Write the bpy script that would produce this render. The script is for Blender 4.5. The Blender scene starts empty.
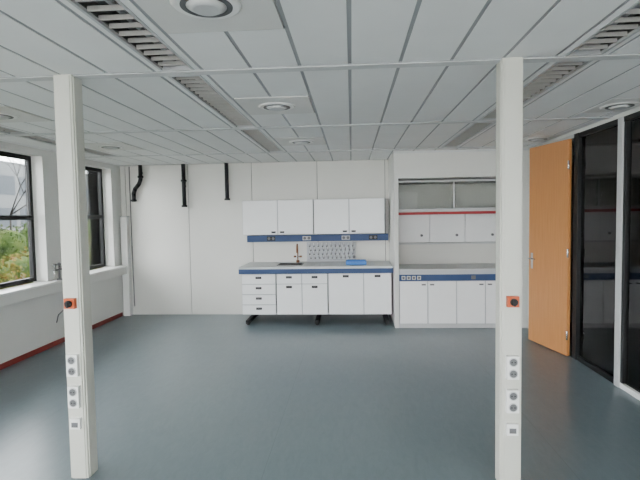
import bpy, bmesh, math, random
from mathutils import Vector, Matrix
random.seed(7)
S=bpy.context.scene
H=2.58; CH=1.68
XL=-3.97; XR=2.52; YB=8.0; YF=-3.0

# ---------------- materials ----------------
def newmat(name):
    m=bpy.data.materials.new(name); m.use_nodes=True
    nt=m.node_tree; b=nt.nodes['Principled BSDF']; return m,nt,b
def paint(name,col,rough=0.5,var=0.04,scale=6,bump=0.0,metal=0,spec=0.5,bscale=200):
    m,nt,b=newmat(name)
    tc=nt.nodes.new('ShaderNodeTexCoord'); n=nt.nodes.new('ShaderNodeTexNoise')
    n.inputs['Scale'].default_value=scale; n.inputs['Detail'].default_value=4
    nt.links.new(tc.outputs['Object'],n.inputs['Vector'])
    r=nt.nodes.new('ShaderNodeValToRGB')
    r.color_ramp.elements[0].position=0.3; r.color_ramp.elements[1].position=0.7
    r.color_ramp.elements[0].color=(*[max(0,c*(1-var)) for c in col],1)
    r.color_ramp.elements[1].color=(*[min(1,c*(1+var)) for c in col],1)
    nt.links.new(n.outputs['Fac'],r.inputs['Fac']); nt.links.new(r.outputs['Color'],b.inputs['Base Color'])
    b.inputs['Roughness'].default_value=rough; b.inputs['Metallic'].default_value=metal
    b.inputs['Specular IOR Level'].default_value=spec
    if bump>0:
        n2=nt.nodes.new('ShaderNodeTexNoise'); n2.inputs['Scale'].default_value=bscale
        nt.links.new(tc.outputs['Object'],n2.inputs['Vector'])
        bp=nt.nodes.new('ShaderNodeBump'); bp.inputs['Strength'].default_value=bump; bp.inputs['Distance'].default_value=0.002
        nt.links.new(n2.outputs['Fac'],bp.inputs['Height']); nt.links.new(bp.outputs['Normal'],b.inputs['Normal'])
    return m
WALL=paint('wall_paint',(0.68,0.68,0.65),0.6,0.02,2,0.1)
PANEL=paint('wall_panel_white',(0.66,0.65,0.61),0.5,0.02,1.5,0.05)
GAPM=paint('joint_grey',(0.15,0.15,0.145),0.7)
TILE=paint('ceiling_tile',(0.84,0.845,0.84),0.8,0.02,3,0.3,bscale=120)
RAIL=paint('ceiling_rail',(0.30,0.31,0.32),0.5,0.02)
RAILW=paint('ceiling_band',(0.62,0.63,0.63),0.5,0.02)
PLATE=paint('diffuser_plate',(0.70,0.69,0.67),0.5,0.02)
ALU=paint('aluminium',(0.50,0.51,0.52),0.35,0.03,metal=0.3)
LOUV=paint('louvre_blade',(0.36,0.35,0.33),0.4,0.03)
LOUVD=paint('louvre_housing',(0.09,0.085,0.08),0.5,0.03)
DARK=paint('dark_recess',(0.10,0.10,0.105),0.6)
COL=paint('column_cream',(0.56,0.56,0.50),0.45,0.03,4)
CAB=paint('cabinet_white',(0.82,0.82,0.82),0.35,0.01)
CABE=paint('cabinet_carcass',(0.45,0.46,0.48),0.5,0.02)
BLUE=paint('lab_blue',(0.030,0.062,0.155),0.45,0.05,spec=0.3)
BLUE2=paint('tray_blue',(0.01,0.15,0.50),0.4,0.05)
TOP=paint('counter_top',(0.50,0.52,0.52),0.3,0.03)
BLACK=paint('black_metal',(0.010,0.011,0.012),0.5,0.05,spec=0.3)
PIPE=paint('black_pipe',(0.014,0.014,0.016),0.5,0.05,spec=0.3)
REDS=paint('red_strip',(0.30,0.008,0.012),0.45,0.05)
REDB=paint('dark_red_skirting',(0.22,0.03,0.025),0.5,0.1)
ORANGE=paint('switch_orange',(0.50,0.08,0.015),0.4,0.05)
SOCK=paint('socket_white',(0.80,0.80,0.78),0.3,0.01)
SOCKD=paint('socket_grey',(0.12,0.12,0.125),0.4,0.02)
CHROME=paint('chrome',(0.5,0.5,0.5),0.2,0.01,metal=1)
BRASS=paint('tap_brown',(0.20,0.09,0.04),0.4,0.05)
GREY=paint('partition_frame',(0.50,0.51,0.51),0.4,0.02)
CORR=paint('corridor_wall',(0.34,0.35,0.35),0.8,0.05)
CONC=paint('facade_pale',(0.075,0.08,0.083),0.8,0.05,1)
FACW=paint('facade_glass',(0.045,0.052,0.06),0.6,0.05,spec=0.1)
BARK=paint('bark',(0.012,0.010,0.009),0.9,0.2,8,spec=0.1)
BOUNCE=paint('bounce_paving',(0.52,0.51,0.48),0.9,0.08,3)  # pale tone for the added ground that bounces daylight indoors

def floor_mat():
    m,nt,b=newmat('linoleum_bluegrey')
    tc=nt.nodes.new('ShaderNodeTexCoord'); mp=nt.nodes.new('ShaderNodeMapping')
    mp.inputs['Scale'].default_value=(7,2.2,1)
    nt.links.new(tc.outputs['Object'],mp.inputs['Vector'])
    n=nt.nodes.new('ShaderNodeTexNoise'); n.inputs['Scale'].default_value=3.0; n.inputs['Detail'].default_value=9; n.inputs['Roughness'].default_value=0.72; n.inputs['Distortion'].default_value=1.0
    nt.links.new(mp.outputs['Vector'],n.inputs['Vector'])
    r=nt.nodes.new('ShaderNodeValToRGB')
    r.color_ramp.elements[0].position=0.35; r.color_ramp.elements[1].position=0.66
    r.color_ramp.elements[0].color=(0.122,0.158,0.174,1); r.color_ramp.elements[1].color=(0.146,0.184,0.200,1)
    nt.links.new(n.outputs['Fac'],r.inputs['Fac'])
    sx=nt.nodes.new('ShaderNodeSeparateXYZ'); nt.links.new(tc.outputs['Object'],sx.inputs['Vector'])
    a=nt.nodes.new('ShaderNodeMath'); a.operation='ADD'; a.inputs[1].default_value=40.6; nt.links.new(sx.outputs['X'],a.inputs[0])
    mo=nt.nodes.new('ShaderNodeMath'); mo.operation='MODULO'; mo.inputs[1].default_value=2.0; nt.links.new(a.outputs[0],mo.inputs[0])
    lt=nt.nodes.new('ShaderNodeMath'); lt.operation='LESS_THAN'; lt.inputs[1].default_value=0.005; nt.links.new(mo.outputs[0],lt.inputs[0])
    mx=nt.nodes.new('ShaderNodeMix'); mx.data_type='RGBA'; mx.inputs['B'].default_value=(0.105,0.137,0.152,1)
    nt.links.new(lt.outputs[0],mx.inputs['Factor']); nt.links.new(r.outputs['Color'],mx.inputs['A'])
    nt.links.new(mx.outputs['Result'],b.inputs['Base Color'])
    n2=nt.nodes.new('ShaderNodeTexNoise'); n2.inputs['Scale'].default_value=1.2; n2.inputs['Detail'].default_value=3
    nt.links.new(tc.outputs['Object'],n2.inputs['Vector'])
    mr=nt.nodes.new('ShaderNodeMapRange'); mr.inputs['To Min'].default_value=0.26; mr.inputs['To Max'].default_value=0.32
    nt.links.new(n2.outputs['Fac'],mr.inputs['Value']); nt.links.new(mr.outputs['Result'],b.inputs['Roughness'])
    return m
FLOOR=floor_mat()
def wood_mat():
    m,nt,b=newmat('door_beech')
    tc=nt.nodes.new('ShaderNodeTexCoord'); mp=nt.nodes.new('ShaderNodeMapping'); mp.inputs['Scale'].default_value=(18,18,0.8)
    nt.links.new(tc.outputs['Object'],mp.inputs['Vector'])
    n=nt.nodes.new('ShaderNodeTexNoise'); n.inputs['Scale'].default_value=3; n.inputs['Detail'].default_value=8
    nt.links.new(mp.outputs['Vector'],n.inputs['Vector'])
    r=nt.nodes.new('ShaderNodeValToRGB')
    r.color_ramp.elements[0].position=0.3; r.color_ramp.elements[1].position=0.7
    r.color_ramp.elements[0].color=(0.50,0.21,0.065,1); r.color_ramp.elements[1].color=(0.57,0.255,0.085,1)
    nt.links.new(n.outputs['Fac'],r.inputs['Fac']); nt.links.new(r.outputs['Color'],b.inputs['Base Color'])
    b.inputs['Roughness'].default_value=0.45
    return m
WOOD=wood_mat()
def glass_mat(name,tint,ior=1.5):
    m=bpy.data.materials.new(name); m.use_nodes=True; nt=m.node_tree; nt.nodes.clear()
    o=nt.nodes.new('ShaderNodeOutputMaterial'); mx=nt.nodes.new('ShaderNodeMixShader')
    t=nt.nodes.new('ShaderNodeBsdfTransparent'); t.inputs['Color'].default_value=(*tint,1)
    g=nt.nodes.new('ShaderNodeBsdfGlossy'); g.inputs['Roughness'].default_value=0.02
    f=nt.nodes.new('ShaderNodeFresnel'); f.inputs['IOR'].default_value=ior
    nt.links.new(f.outputs[0],mx.inputs[0]); nt.links.new(t.outputs[0],mx.inputs[1]); nt.links.new(g.outputs[0],mx.inputs[2]); nt.links.new(mx.outputs[0],o.inputs[0])
    return m
GLASS=glass_mat('window_glass',(0.97,0.98,0.98),1.15)
GLASSD=glass_mat('partition_glass',(0.74,0.76,0.76),1.5)
GLASSC=glass_mat('cabinet_glass',(0.88,0.89,0.88),1.15)
def leaf_mat(name,c1,c2,c3):
    m,nt,b=newmat(name)
    tc=nt.nodes.new('ShaderNodeTexCoord'); n=nt.nodes.new('ShaderNodeTexNoise'); n.inputs['Scale'].default_value=2.2; n.inputs['Detail'].default_value=6
    nt.links.new(tc.outputs['Object'],n.inputs['Vector'])
    r=nt.nodes.new('ShaderNodeValToRGB'); e=r.color_ramp.elements
    e[0].position=0.36; e[0].color=(*c1,1); e[1].position=0.66; e[1].color=(*c3,1)
    k=e.new(0.5); k.color=(*c2,1)
    nt.links.new(n.outputs['Fac'],r.inputs['Fac']); nt.links.new(r.outputs['Color'],b.inputs['Base Color'])
    b.inputs['Roughness'].default_value=0.9; b.inputs['Specular IOR Level'].default_value=0.05
    return m
LEAFG=leaf_mat('leaf_green',(0.012,0.024,0.006),(0.026,0.042,0.010),(0.045,0.056,0.014))
LEAFY=leaf_mat('leaf_yellow',(0.03,0.045,0.008),(0.075,0.072,0.015),(0.095,0.048,0.018))
GRASS=leaf_mat('grass',(0.02,0.03,0.010),(0.03,0.04,0.015),(0.04,0.04,0.02))

# ---------------- builder ----------------
class B:
    def __init__(s,name): s.name=name; s.bm=bmesh.new(); s.mats=[]
    def mi(s,m):
        if m not in s.mats: s.mats.append(m)
        return s.mats.index(m)
    def _tag(s,verts,m,smooth=False):
        i=s.mi(m)
        fs=set()
        for v in verts:
            for f in v.link_faces: fs.add(f)
        for f in fs: f.material_index=i; f.smooth=smooth
    def box(s,x0,x1,y0,y1,z0,z1,m,mat=None):
        r=bmesh.ops.create_cube(s.bm,size=1)
        M=Matrix.Translation(((x0+x1)/2,(y0+y1)/2,(z0+z1)/2))@Matrix.Diagonal((abs(x1-x0),abs(y1-y0),abs(z1-z0),1))
        if mat: M=mat@M
        bmesh.ops.transform(s.bm,matrix=M,verts=r['verts']); s._tag(r['verts'],m); return s
    def cyl(s,p0,p1,r,m,r2=None,seg=20,smooth=True):
        p0=Vector(p0);p1=Vector(p1); d=p1-p0
        q=d.to_track_quat('Z','Y').to_matrix().to_4x4()
        c=bmesh.ops.create_cone(s.bm,cap_ends=True,segments=seg,radius1=r,radius2=r if r2 is None else r2,depth=d.length)
        bmesh.ops.transform(s.bm,matrix=Matrix.Translation((p0+p1)/2)@q,verts=c['verts']); s._tag(c['verts'],m,smooth)
        for v in c['verts']:
            for f in v.link_faces:
                if len(f.verts)>4: f.smooth=False
        return s
    def sph(s,p,r,m,sc=(1,1,1),seg=16):
        c=bmesh.ops.create_uvsphere(s.bm,u_segments=seg,v_segments=seg//2,radius=r)
        bmesh.ops.transform(s.bm,matrix=Matrix.Translation(p)@Matrix.Diagonal((*sc,1)),verts=c['verts']); s._tag(c['verts'],m,True); return s
    def tube(s,pts,r,m,seg=14):
        for a,b in zip(pts[:-1],pts[1:]): s.cyl(a,b,r,m,seg=seg)
        for p in pts[1:-1]: s.sph(p,r,m,seg=14)
        return s
    def done(s,bevel=0.0,loc=None,rotz=None):
        me=bpy.data.meshes.new(s.name); s.bm.to_mesh(me); s.bm.free()
        for m in s.mats: me.materials.append(m)
        o=bpy.data.objects.new(s.name,me); S.collection.objects.link(o)
        if bevel>0:
            md=o.modifiers.new('bevel','BEVEL'); md.width=bevel; md.segments=2; md.limit_method='ANGLE'; md.angle_limit=math.radians(50)
        if loc: o.location=loc
        if rotz is not None: o.rotation_euler[2]=rotz
        return o

# ---------------- room shell ----------------
B('floor').box(XL-0.2,XR+0.1,YF,YB+0.2,-0.1,0,FLOOR).done()

c=B('ceiling')
c.box(XL-0.2,XR+0.1,YF,YB+0.2,H+0.10,H+0.16,DARK)
rows=[-2.75,-0.85,1.05,2.95,4.85,6.75,8.0]
LX=[-3.45,-1.05,1.35]
cols=[i*0.3 for i in range(-13,9)]
DX=[-3.0,-0.6]
def is_lum(xm): return any(abs(xm-l)<0.1 for l in LX)
g=0.011
edge=[XL]+[x for x in cols if XL+0.03<x<XR-0.05]+[XR]
for j in range(len(rows)-1):
    y0,y1=rows[j]+0.04,rows[j+1]-0.04
    last=(j==len(rows)-2)
    for a,b in zip(edge[:-1],edge[1:]):
        xm=(a+b)/2
        if is_lum(xm) and not last:
            c.box(a+g,xm-0.105,y0,y1,H,H+0.02,TILE); c.box(xm+0.105,b-g,y0,y1,H,H+0.02,TILE)
            continue
        d=[x for x in DX if abs(xm-x)<0.31]
        if d and not last:
            ym=(y0+y1)/2+0.02
            c.box(a+g,b-g,y0,ym-0.31,H,H+0.02,TILE); c.box(a+g,b-g,ym+0.31,y1,H,H+0.02,TILE)
            continue
        c.box(a+g,b-g,y0,y1,H,H+0.02,TILE)
for x in edge[1:-1]:
    c.box(x-g,x+g,YF,YB,H+0.004,H+0.02,RAIL)
for y in rows[:-1]:
    c.box(XL,XR,y-0.04,y+0.04,H-0.006,H+0.02,RAILW)
    c.box(XL,XR,y+0.040,y+0.047,H-0.002,H+0.018,RAIL)
    c.box(XL,XR,y-0.047,y-0.040,H-0.002,H+0.018,RAIL)
for x in DX:
    for j in range(len(rows)-2):
        ym=(rows[j]+rows[j+1])/2+0.02
        for yy in (ym-0.31,ym+0.31): c.box(x-0.3,x+0.3,yy-0.011,yy+0.011,H+0.002,H+0.018,RAIL)
c.done()
def disc(d,x,ym,z):
    d.cyl((x,ym,z-0.008),(x,ym,z),0.135,SOCK,r2=0.15,seg=40)
    d.cyl((x,ym,z-0.010),(x,ym,z-0.008),0.11,DARK,seg=40)
    d.cyl((x,ym,z-0.026),(x,ym,z-0.010),0.055,GREY,r2=0.085,seg=40)
for x in DX:
    for j in range(len(rows)-2):
        ym=(rows[j]+rows[j+1])/2+0.02
        d=B('ceiling_air_diffuser')
        d.box(x-0.285,x+0.285,ym-0.296,ym+0.296,H-0.004,H+0.018,PLATE)
        disc(d,x,ym,H-0.004)
        d.done()
for yy in (0.4,2.35,4.3,6.1):
    d=B('ceiling_air_diffuser'); d.box(2.12,2.50,yy-0.26,yy+0.26,H-0.004,H-0.0005,PLATE); disc(d,2.31,yy,H-0.004); d.done()
for x in LX:
    for j in range(len(rows)-2):
        y0,y1=rows[j]+0.05,rows[j+1]-0.05
        l=B('recessed_louvre_light')
        l.box(x-0.105,x-0.09,y0,y1,H-0.004,H+0.09,ALU); l.box(x+0.09,x+0.105,y0,y1,H-0.004,H+0.09,ALU)
        l.box(x-0.09,x+0.09,y0,y0+0.02,H-0.004,H+0.09,ALU); l.box(x-0.09,x+0.09,y1-0.02,y1,H-0.004,H+0.09,ALU)
        l.box(x-0.09,x+0.09,y0,y1,H+0.075,H+0.09,LOUVD)
        l.box(x-0.0898,x-0.086,y0+0.02,y1-0.02,H+0.012,H+0.075,LOUVD); l.box(x+0.086,x+0.0898,y0+0.02,y1-0.02,H+0.012,H+0.075,LOUVD)
        l.cyl((x,y0+0.05,H+0.055),(x,y1-0.05,H+0.055),0.013,ALU)
        n=19
        for k in range(1,n):
            yy=y0+(y1-y0)*k/n
            l.box(x-0.086,x+0.086,yy-0.004,yy+0.004,H+0.002,H+0.024,LOUV)
        l.done()

# back wall, panelled
w=B('wall_back'); w.box(XL-0.2,XR+0.1,YB,YB+0.2,0,H+0.16,GAPM)
seams=[XL,-3.88,-2.78,-1.68,-0.57,0.56,1.6,XR]
for a,b in zip(seams[:-1],seams[1:]):
    w.box(a+0.005,b-0.005,YB-0.02,YB,0.0,H,PANEL)
w.done(0.002)
# left wall with windows (frames flush with the outer face)
wins=[(-2.3,-0.5),(-0.05,1.7),(2.15,3.85),(4.25,5.92),(6.45,7.67)]
ZS,ZT=0.88,2.50
w=B('wall_left')
w.box(XL-0.2,XL,YF,YB,-0.1,ZS-0.02,WALL); w.box(XL-0.2,XL,YF,YB,ZT,H+0.16,WALL)
ys=[YF]+[v for p in wins for v in p]+[YB]
for i in range(0,len(ys),2): w.box(XL-0.2,XL,ys[i],ys[i+1],ZS-0.02,ZT,WALL)
w.done()
for i,(a,b) in enumerate(wins):
    o=B('window_%d'%(i+1)); x0,x1=XL-0.205,XL-0.150; f=0.055
    o.box(x0,x1,a,a+f,ZS,ZT,BLACK); o.box(x0,x1,b-f,b,ZS,ZT,BLACK)
    o.box(x0,x1,a+f,b-f,ZS,ZS+f,BLACK); o.box(x0,x1,a+f,b-f,ZT-f,ZT,BLACK)
    o.box(x0,x1,a+f,b-f,1.68,1.74,BLACK)
    o.box(x0+0.015,x0+0.02,a+f,b-f,ZS+f,ZT-f,GLASS)
    o.done(0.003)
t=B('trim_window_ledge')
t.box(XL-0.13,XL+0.14,YF,YB-0.14,ZS-0.03,ZS-0.004,SOCK)
t.box(XL,XL+0.12,YF,YB-0.14,ZS-0.15,ZS-0.03,WALL)
t.done(0.004)
B('baseboard_left').box(XL,XL+0.015,YF,YB-0.14,0,0.065,REDB).done(0.002)
# rear wall (behind the camera) with full-width glazing, added to bring in more daylight
w=B('wall_front')
w.box(XL-0.2,XR+0.1,YF-0.2,YF,-0.1,0.12,WALL); w.box(XL-0.2,XR+0.1,YF-0.2,YF,2.52,H+0.16,WALL)
w.box(XL-0.2,XL+0.05,YF-0.2,YF,0.12,2.52,WALL); w.box(XR-0.05,XR+0.1,YF-0.2,YF,0.12,2.52,WALL)
w.done()
o=B('window_6')  # unseen glazing, made large to brighten the room
n=4
for i in range(n+1):
    xx=XL+0.1+(XR-XL-0.2)*i/n
    o.box(xx-0.03,xx+0.03,YF-0.13,YF-0.07,0.12,2.52,BLACK)
o.box(XL+0.13,XR-0.13,YF-0.13,YF-0.07,0.12,0.18,BLACK); o.box(XL+0.13,XR-0.13,YF-0.13,YF-0.07,2.46,2.52,BLACK)
o.box(XL+0.13,XR-0.13,YF-0.11,YF-0.105,0.18,2.46,GLASS)
o.done()

# right wall
D0,D1=5.56,6.38
w=B('wall_right')
w.box(XR,XR+0.1,D1,YB,-0.1,H+0.16,WALL)
w.box(XR,XR+0.1,YF,D1,2.54,H+0.16,WALL)
w.box(XR,XR+0.1,YF,1.0,-0.1,2.54,WALL)
w.done()
g_=B('window_7')
zt=2.54
posts=[(5.46,5.56,BLACK),(4.60,4.68,GREY),(3.7,3.78,GREY),(2.8,2.88,GREY),(1.9,1.98,GREY),(1.0,1.08,GREY)]
for a,b,m in posts: g_.box(XR-0.02,XR+0.08,a,b,0,zt,m)
for k in range(len(posts)-1):
    a=posts[k+1][1]; b=posts[k][0]; m=BLACK if k==0 else SOCK
    g_.box(XR-0.01,XR+0.07,a,b,0,0.05,m); g_.box(XR-0.01,XR+0.07,a,b,zt-0.05,zt,BLACK)
    g_.box(XR+0.02,XR+0.026,a,b,0.05,zt-0.05,GLASSD)
    if k>=1:
        g_.box(XR-0.005,XR+0.06,a,a+0.04,0.05,zt-0.05,BLACK); g_.box(XR-0.005,XR+0.06,b-0.04,b,0.05,zt-0.05,BLACK)
g_.done(0.003)
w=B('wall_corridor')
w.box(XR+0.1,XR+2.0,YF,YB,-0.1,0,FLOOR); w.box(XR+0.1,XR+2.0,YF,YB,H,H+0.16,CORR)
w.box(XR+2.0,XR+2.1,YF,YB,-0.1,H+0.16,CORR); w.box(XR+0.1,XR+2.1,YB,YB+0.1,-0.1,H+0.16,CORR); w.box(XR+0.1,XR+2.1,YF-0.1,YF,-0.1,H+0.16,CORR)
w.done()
t=B('trim_door_frame')
t.box(XR-0.02,XR+0.1,D1-0.04,D1+0.02,0,2.54,GREY); t.box(XR-0.02,XR+0.1,D0,D1-0.04,2.50,2.54,GREY)
t.done(0.003)
d=B('door_1'); L=0.76
d.box(-0.02,0.02,0,L,0.01,2.49,WOOD)
for s in (-1,1):
    d.box(s*0.02,s*0.026,L-0.09,L-0.05,0.95,1.15,ALU)
    d.cyl((s*0.02,L-0.07,1.08),(s*0.065,L-0.07,1.08),0.009,CHROME); d.cyl((s*0.06,L-0.07,1.08),(s*0.06,L-0.19,1.08),0.009,CHROME)
for z in (0.25,1.2,2.2): d.cyl((-0.024,-0.008,z-0.05),(-0.024,-0.008,z+0.05),0.01,CHROME)
d.done(0.002,(XR-0.05,D0+0.02,0),math.radians(12))

# columns with sockets
def column(x,y):
    o=B('steel_column'); a=0.058
    o.box(x-a,x+a,y-a,y+a,0,H,COL)
    o.box(x-a+0.012,x+a-0.012,y-a-0.006,y-a,0.0,H-0.01,COL)
    o.box(x+a,x+a+0.006,y-a+0.015,y+a-0.015,0.0,H-0.01,COL); o.box(x-a-0.006,x-a,y-a+0.015,y+a-0.015,0.0,H-0.01,COL)
    yf=y-a-0.006
    def plate(z,n):
        h=0.07*n
        o.box(x-0.036,x+0.036,yf-0.03,yf,z-h/2,z+h/2,SOCK)
        for k in range(n):
            zc=z-h/2+0.07*(k+0.5)
            o.cyl((x,yf-0.0335,zc),(x,yf-0.030,zc),0.027,GREY,seg=28)
            o.cyl((x,yf-0.0345,zc),(x,yf-0.0335,zc),0.022,SOCKD,seg=28)
            for s in (-1,1): o.cyl((x+s*0.009,yf-0.0355,zc),(x+s*0.009,yf-0.0345,zc),0.004,BLACK,seg=10)
    plate(0.75,2); plate(0.545,2)
    o.box(x-0.034,x+0.034,yf-0.025,yf,0.335,0.405,SOCK); o.box(x-0.02,x+0.02,yf-0.03,yf-0.025,0.35,0.38,SOCKD)
    o.box(x-0.034,x+0.034,yf-0.03,yf,1.115,1.18,ORANGE)
    o.cyl((x,yf-0.045,1.147),(x,yf-0.03,1.147),0.022,BLACK,seg=24); o.box(x-0.006,x+0.006,yf-0.055,yf-0.045,1.125,1.169,BLACK)
    o.done(0.002)
column(-1.785,2.95); column(0.95,2.95)

# ---------------- lab bench ----------------
def handle(o,x,y,z):
    o.box(x-0.045,x+0.045,y-0.012,y,z-0.017,z+0.017,BLACK)
    o.box(x-0.03,x+0.03,y-0.018,y-0.012,z-0.002,z+0.008,SOCKD)
bx0,bx1=-1.72,0.60; yf=7.20
o=B('laboratory_bench')
o.box(bx0-0.02,bx1+0.01,yf-0.05,YB-0.03,0.865,0.90,TOP)
o.box(bx0-0.02,bx1+0.01,yf-0.055,yf-0.03,0.795,0.868,BLUE)
o.box(bx0-0.02,bx0+0.01,yf-0.03,YB-0.04,0.795,0.865,BLUE)
o.box(bx0+0.02,bx1-0.01,yf-0.02,YB-0.05,0.80,0.865,CABE)
for x in (bx0+0.10,-0.55,bx1-0.08):
    o.box(x-0.03,x+0.03,yf-0.04,YB-0.08,0.02,0.075,BLACK); o.box(x-0.03,x+0.03,YB-0.16,YB-0.10,0.075,0.80,BLACK)
    o.cyl((x,yf+0.0,0),(x,yf+0.0,0.03),0.025,BLACK); o.cyl((x,YB-0.12,0),(x,YB-0.12,0.03),0.025,BLACK)
units=[(-1.71,-1.18,'dr'),(-1.17,-0.38,'mix'),(-0.37,0.59,'door')]
for a,b,k in units:
    o.box(a,b,yf+0.02,YB-0.2,0.155,0.79,CABE)
    gp=0.012
    def front(x0,x1,z0,z1,hz=None):
        o.box(x0+gp/2,x1-gp/2,yf,yf+0.018,z0+gp/2,z1-gp/2,CAB)
        handle(o,(x0+x1)/2,yf,(z1-0.045) if hz is None else hz)
    if k=='dr':
        hs=[0.155,0.31,0.47,0.63,0.79]
        for i in range(4): front(a,b,hs[i],hs[i+1],(hs[i]+hs[i+1])/2+0.02)
    elif k=='mix':
        m=(a+b)/2
        for x0,x1 in ((a,m),(m,b)): front(x0,x1,0.63,0.79,0.735); front(x0,x1,0.155,0.63)
    else:
        m=a+0.54
        for x0,x1 in ((a,m),(m,b)): front(x0,x1,0.155,0.79)
o.done(0.002)
# wall cabinets
for a,b in ((-1.78,-0.62),(-0.612,0.53)):
    o=B('wall_cabinet'); yc=7.66
    o.box(a,b,yc+0.018,YB-0.02,1.375,1.935,CABE)
    m=(a+b)/2
    for x0,x1,s in ((a,m,1),(m,b,-1)):
        o.box(x0+0.007,x1-0.007,yc,yc+0.018,1.378,1.932,CAB)
        hx=x1-0.07 if s==1 else x0+0.07
        o.box(hx-0.035,hx+0.035,yc-0.012,yc,1.40,1.427,BLACK)
    o.done(0.002)
o=B('socket_rail')
o.box(-1.76,0.60,YB-0.12,YB-0.02,1.245,1.355,BLUE)
for x in (-1.35,-0.75,-0.1,0.35):
    o.box(x-0.07,x+0.07,YB-0.128,YB-0.12,1.265,1.335,BLACK if x in(-1.35,0.35) else CABE)
    for s in(-1,1): o.cyl((x+s*0.035,YB-0.131,1.30),(x+s*0.035,YB-0.128,1.30),0.024,SOCKD)
o.done(0.003)
# peg drying board
o=B('drying_rack')
x0,x1,z0,z1=-0.76,0.06,0.93,1.225; yy=YB-0.055
o.box(x0,x1,yy,yy+0.03,z0,z1,CABE)
for i in range(11):
    for j in range(4):
        px=x0+0.05+i*(x1-x0-0.1)/10+(0.0 if j%2 else 0.02); pz=z0+0.045+j*0.066
        o.cyl((px,yy,pz),(px,yy-0.11,pz+0.045),0.009,SOCK,r2=0.006,seg=8)
        o.cyl((px,yy-0.002,pz-0.016),(px,yy-0.001,pz-0.016),0.014,DARK,seg=8)
o.box(x0,x1,yy-0.06,yy+0.03,0.905,0.93,CABE)
o.done()
# sink + taps
o=B('bench_sink')
sx,sy=-0.98,7.50
o.box(sx-0.20,sx+0.20,sy-0.15,sy+0.15,0.9005,0.908,SOCKD); o.box(sx-0.18,sx+0.18,sy-0.13,sy+0.13,0.908,0.910,BLACK)
o.done(0.003)
o=B('laboratory_tap')
tx=-0.90; ty=7.82
o.cyl((tx,ty,0.90),(tx,ty,0.94),0.028,BRASS)
pts=[(tx,ty,0.94),(tx,ty,1.14)]+[(tx,ty-0.07+0.07*math.cos(a),1.14+0.07*math.sin(a)) for a in [math.pi*i/8 for i in range(1,9)]]+[(tx,ty-0.14,1.07)]
o.tube(pts,0.010,BRASS,10)
o.cyl((tx-0.05,ty,1.0),(tx+0.05,ty,1.0),0.010,CHROME); o.cyl((tx+0.05,ty,0.985),(tx+0.05,ty,1.015),0.02,BRASS); o.cyl((tx-0.05,ty,0.985),(tx-0.05,ty,1.015),0.02,BRASS)
o.done()
o=B('blue_tray')
a,b=-0.10,0.22; y0,y1=7.35,7.6
o.box(a,b,y0,y1,0.901,0.908,BLUE2)
o.box(a,b,y0,y0+0.012,0.908,0.96,BLUE2);o.box(a,b,y1-0.012,y1,0.908,0.96,BLUE2);o.box(a,a+0.012,y0+0.012,y1-0.012,0.908,0.96,BLUE2);o.box(b-0.012,b,y0+0.012,y1-0.012,0.908,0.96,BLUE2)
o.done(0.003)

# ---------------- alcove ----------------
ax0,ax1=0.62,XR; ay=6.98
w=B('wall_alcove')
w.box(ax0,ax0+0.06,ay,YB-0.02,0,H,WALL)
w.box(ax0+0.06,ax1,ay,ay+0.08,2.19,H,WALL)
w.box(2.34,ax1,ay,ay+0.08,0,2.19,WALL)
w.box(ax0+0.06,ax1,YB-0.30,YB-0.02,0,2.19,PANEL)
w.box(ax0+0.06,ax1,ay+0.08,YB-0.3,2.19,2.22,WALL)
w.box(ax0,ax1,ay-0.015,ay,H-0.03,H,RAILW)
w.done(0.002)
ai0,ai1=ax0+0.065,2.335; yb=YB-0.305
o=B('base_cabinet_row')
o.box(ai0,ai1,ay+0.02,yb,0.0,0.78,CABE)
n=4; wd=(ai1-ai0)/n
for i in range(n):
    x0=ai0+i*wd
    o.box(x0+0.007,x0+wd-0.007,ay,ay+0.018,0.065,0.685,CAB)
    hx=x0+wd-0.06 if i%2==0 else x0+0.06
    o.box(hx-0.03,hx+0.03,ay-0.012,ay,0.63,0.65,SOCKD)
o.box(ai0,ai1,ay,ay+0.018,0.0,0.058,GREY)
o.box(ai0,ai1,ay-0.005,ay+0.018,0.695,0.79,BLUE)
o.box(ai0,ai1,ay-0.015,yb,0.79,0.85,CABE)
o.box(ai0,ai1,ay-0.02,yb,0.85,0.87,TOP)
for i in range(4):
    x=ai0+0.06+i*0.075
    o.box(x-0.028,x+0.028,ay-0.012,ay-0.005,0.715,0.77,GREY); o.cyl((x,ay-0.015,0.742),(x,ay-0.012,0.742),0.018,SOCKD)
for x in (1.75,2.1): o.box(x-0.03,x+0.03,ay-0.012,ay-0.005,0.715,0.77,SOCKD)
o.done(0.002)
o=B('glazed_shelf_cabinet')
yc=ay+0.14
o.box(ai0,ai1,yc+0.02,yb,1.73,1.75,GREY); o.box(ai0,ai1,yc+0.02,yb,2.14,2.17,GREY)
o.box(ai0,ai0+0.02,yc+0.02,yb,1.75,2.14,GREY); o.box(ai1-0.02,ai1,yc+0.02,yb,1.75,2.14,GREY)
o.box(ai0,ai1,yc,yc+0.03,1.70,1.73,GREY)
m=(ai0+ai1)/2
o.box(ai0+0.02,m+0.03,yc+0.03,yc+0.035,1.75,2.14,GLASSC); o.box(m-0.03,ai1-0.02,yc+0.045,yc+0.05,1.75,2.14,GLASSC)
o.box(m-0.012,m+0.012,yc+0.02,yc+0.03,1.75,2.14,ALU)
o.done(0.002)
o=B('red_service_rail'); o.box(ai0,ai1,yc-0.02,yc+0.04,1.66,1.70,REDS)
o.done(0.002)
o=B('service_panel')
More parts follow.
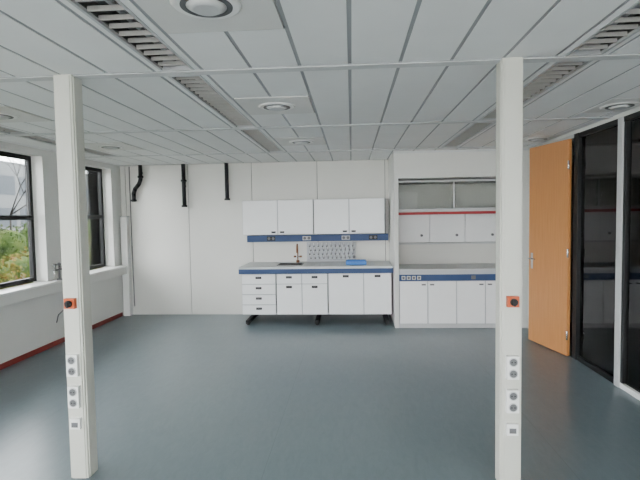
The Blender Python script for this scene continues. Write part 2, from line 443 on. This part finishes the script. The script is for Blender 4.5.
for i in range(3):
    x0=ai0+i*(ai1-ai0)/3; o.box(x0+0.004,x0+(ai1-ai0)/3-0.004,yb-0.06,yb,1.22,1.66,CAB)
    o.cyl((x0+0.42,yb-0.09,1.33),(x0+0.42,yb-0.06,1.33),0.02,SOCKD)
o.box(ai0,ai1,yb-0.1,yb,1.19,1.215,GREY)
o.done(0.002)

# ---------------- pipes ----------------
def flange(o,x,y,z): o.cyl((x,y,z-0.015),(x,y,z+0.015),0.048,PIPE)
py=YB-0.085; pw=YB-0.0205
o=B('drain_pipe'); o.tube([(-2.83,py,H),(-2.83,py,1.86)],0.033,PIPE); flange(o,-2.83,py,1.87); flange(o,-2.83,py,2.3); o.box(-2.85,-2.81,py,pw,2.2,2.22,PIPE); o.done()
o=B('drain_pipe'); o.tube([(-2.09,py,H),(-2.09,py,1.96)],0.033,PIPE); flange(o,-2.09,py,1.97); o.box(-2.11,-2.07,py,pw,2.2,2.22,PIPE); o.done()
o=B('drain_pipe'); o.tube([(-3.58,py,H),(-3.58,py,2.34),(-3.61,py,2.26),(-3.68,py,2.18),(-3.71,py,2.10),(-3.71,py,1.96)],0.033,PIPE); flange(o,-3.58,py,2.38); flange(o,-3.71,py,1.98); o.box(-3.60,-3.56,py,pw,2.44,2.46,PIPE); o.done()
o=B('cable_duct'); o.box(-3.94,-3.83,YB-0.135,pw,0.0,1.7,SOCK); o.box(-3.945,-3.825,YB-0.14,pw,1.70,1.72,GREY); o.done(0.004)
o=B('wall_cable'); o.tube([(-3.80,YB-0.03,2.56),(-3.80,YB-0.03,1.2),(-3.79,YB-0.03,0.15)],0.009,SOCKD,8); o.done()

# gas tap cluster on the ledge with its hose
o=B('gas_tap_fitting'); X,Y,Z=-3.88,6.03,ZS-0.004
o.cyl((X,Y,Z),(X,Y,Z+0.02),0.035,SOCKD); o.cyl((X,Y,Z+0.02),(X,Y,Z+0.20),0.014,SOCKD)
for s in (-1,1):
    o.cyl((X,Y,Z+0.14),(X,Y+s*0.11,Z+0.14),0.011,SOCKD); o.cyl((X,Y+s*0.09,Z+0.14),(X,Y+s*0.09,Z+0.20),0.009,SOCKD); o.cyl((X,Y+s*0.09,Z+0.20),(X,Y+s*0.09,Z+0.225),0.024,SOCKD)
    o.cyl((X,Y+s*0.11,Z+0.145),(X+0.02,Y+s*0.125,Z+0.06),0.010,CHROME,r2=0.006)
    o.cyl((X,Y,Z+0.17),(X+0.09,Y+s*0.04,Z+0.17),0.009,SOCKD); o.cyl((X+0.08,Y+s*0.035,Z+0.17),(X+0.08,Y+s*0.035,Z+0.24),0.007,SOCKD); o.cyl((X+0.08,Y+s*0.035,Z+0.24),(X+0.08,Y+s*0.035,Z+0.26),0.020,SOCKD)
o.sph((X,Y,Z+0.21),0.024,SOCKD)
o.done()
o=B('loose_cable'); o.tube([(XL+0.15,6.05,ZS+0.0),(XL+0.15,6.06,0.7),(XL+0.13,6.08,0.5),(XL+0.03,6.06,0.4),(XL+0.008,6.05,0.3)],0.007,SOCKD,8); o.done()
o=B('light_switch'); o.box(XR-0.012,XR,6.6,6.68,1.08,1.16,SOCK); o.box(XR-0.018,XR-0.012,6.615,6.665,1.095,1.145,SOCK); o.done(0.002)

# ---------------- outside ----------------
g2=B('lawn_ground'); g2.box(-60,XL-0.2,-3.2,90,-0.4,-0.3,GRASS); g2.done()
B('bounce_ground').box(-30,30,-40,YF-0.2,-0.4,-0.12,BOUNCE).done()  # unseen bright ground added behind the room to lift the ceiling light
def hedge(name,x0,x1,y0,y1,top,n,mat,core):
    o=B(name)
    k=int((y1-y0)/0.8)
    blobs=[]
    for i in range(k):
        cy=y0+(i+0.5)*(y1-y0)/k+random.uniform(-.2,.2); cx=random.uniform(x0,x1); h=top*random.uniform(0.75,1.05); r=random.uniform(0.6,0.9)
        blobs.append((cx,cy,h,r)); o.sph((cx,cy,(h-0.3)/2),1,core,(r*0.85,r*0.85,(h+0.3)/2*0.9))
    i=o.mi(mat)
    for _ in range(n):
        cx,cy,h,r=random.choice(blobs); u=random.uniform(-1,1); t=random.uniform(0,6.283); q=math.sqrt(1-u*u); rr=random.uniform(0.85,1.12)
        p=Vector((cx+r*rr*q*math.cos(t),cy+r*rr*q*math.sin(t),(h-0.3)/2+(h+0.3)/2*rr*u))
        if p.z<-0.3: continue
        s=random.uniform(0.03,0.06); d1=Vector((random.gauss(0,1),random.gauss(0,1),random.gauss(0,1))).normalized(); d2=d1.orthogonal().normalized()
        vs=[o.bm.verts.new(p+d1*s),o.bm.verts.new(p+d2*s*0.5),o.bm.verts.new(p-d1*s),o.bm.verts.new(p-d2*s*0.5)]
        f=o.bm.faces.new(vs); f.material_index=i
    return o.done()
hedge('garden_hedge',-8.2,-7.6,3,18,1.0,18000,LEAFY,LEAFG)
hedge('garden_hedge',-11.5,-10.5,4,28,1.75,24000,LEAFG,LEAFG)
o=B('office_building')
o.box(-40,-34,5,90,-0.3,7.5,CONC)
for z in (1.0,4.2):
    for i in range(26): o.box(-34.0,-33.98,6.5+i*3.1,9.0+i*3.1,z,z+1.9,FACW)
o.done()
def tree(x,y,h):
    o=B('bare_tree')
    def br(p,d,l,r,n):
        q=p+d*l; o.cyl(p,q,r,BARK,r2=r*0.65,seg=7)
        if n==0: return
        for _ in range(3):
            nd=(d+Vector((random.gauss(0,.45),random.gauss(0,.45),random.gauss(0.05,.3)))).normalized(); br(q,nd,l*random.uniform(.6,.8),r*0.58,n-1)
    br(Vector((x,y,-0.3)),Vector((0,0,1)),h*0.32,0.06,5)
    o.done()
tree(-14,13,6); tree(-18,24,7); tree(-16,18.5,7); tree(-16,28,7)

# ---------------- light ----------------
W=bpy.data.worlds.new('overcast_sky'); S.world=W; W.use_nodes=True
bg=W.node_tree.nodes['Background']; bg.inputs['Color'].default_value=(0.97,0.985,1.0,1); bg.inputs['Strength'].default_value=15.0

# ---------------- camera ----------------
yaw,pit,rol=math.radians(3.85),math.radians(3.0),math.radians(0.95)
f=Vector((-math.sin(yaw)*math.cos(pit),math.cos(yaw)*math.cos(pit),-math.sin(pit)))
r0=Vector((math.cos(yaw),math.sin(yaw),0)); u0=r0.cross(f)
r=r0*math.cos(rol)-u0*math.sin(rol); u=u0*math.cos(rol)+r0*math.sin(rol)
cd=bpy.data.cameras.new('camera'); cam=bpy.data.objects.new('camera',cd); S.collection.objects.link(cam)
cd.sensor_width=36; cd.lens=475/640*36; cd.clip_start=0.05; cd.clip_end=300
cam.matrix_world=Matrix((( r.x,u.x,-f.x,0),(r.y,u.y,-f.y,0),(r.z,u.z,-f.z,CH),(0,0,0,1)))
S.camera=cam
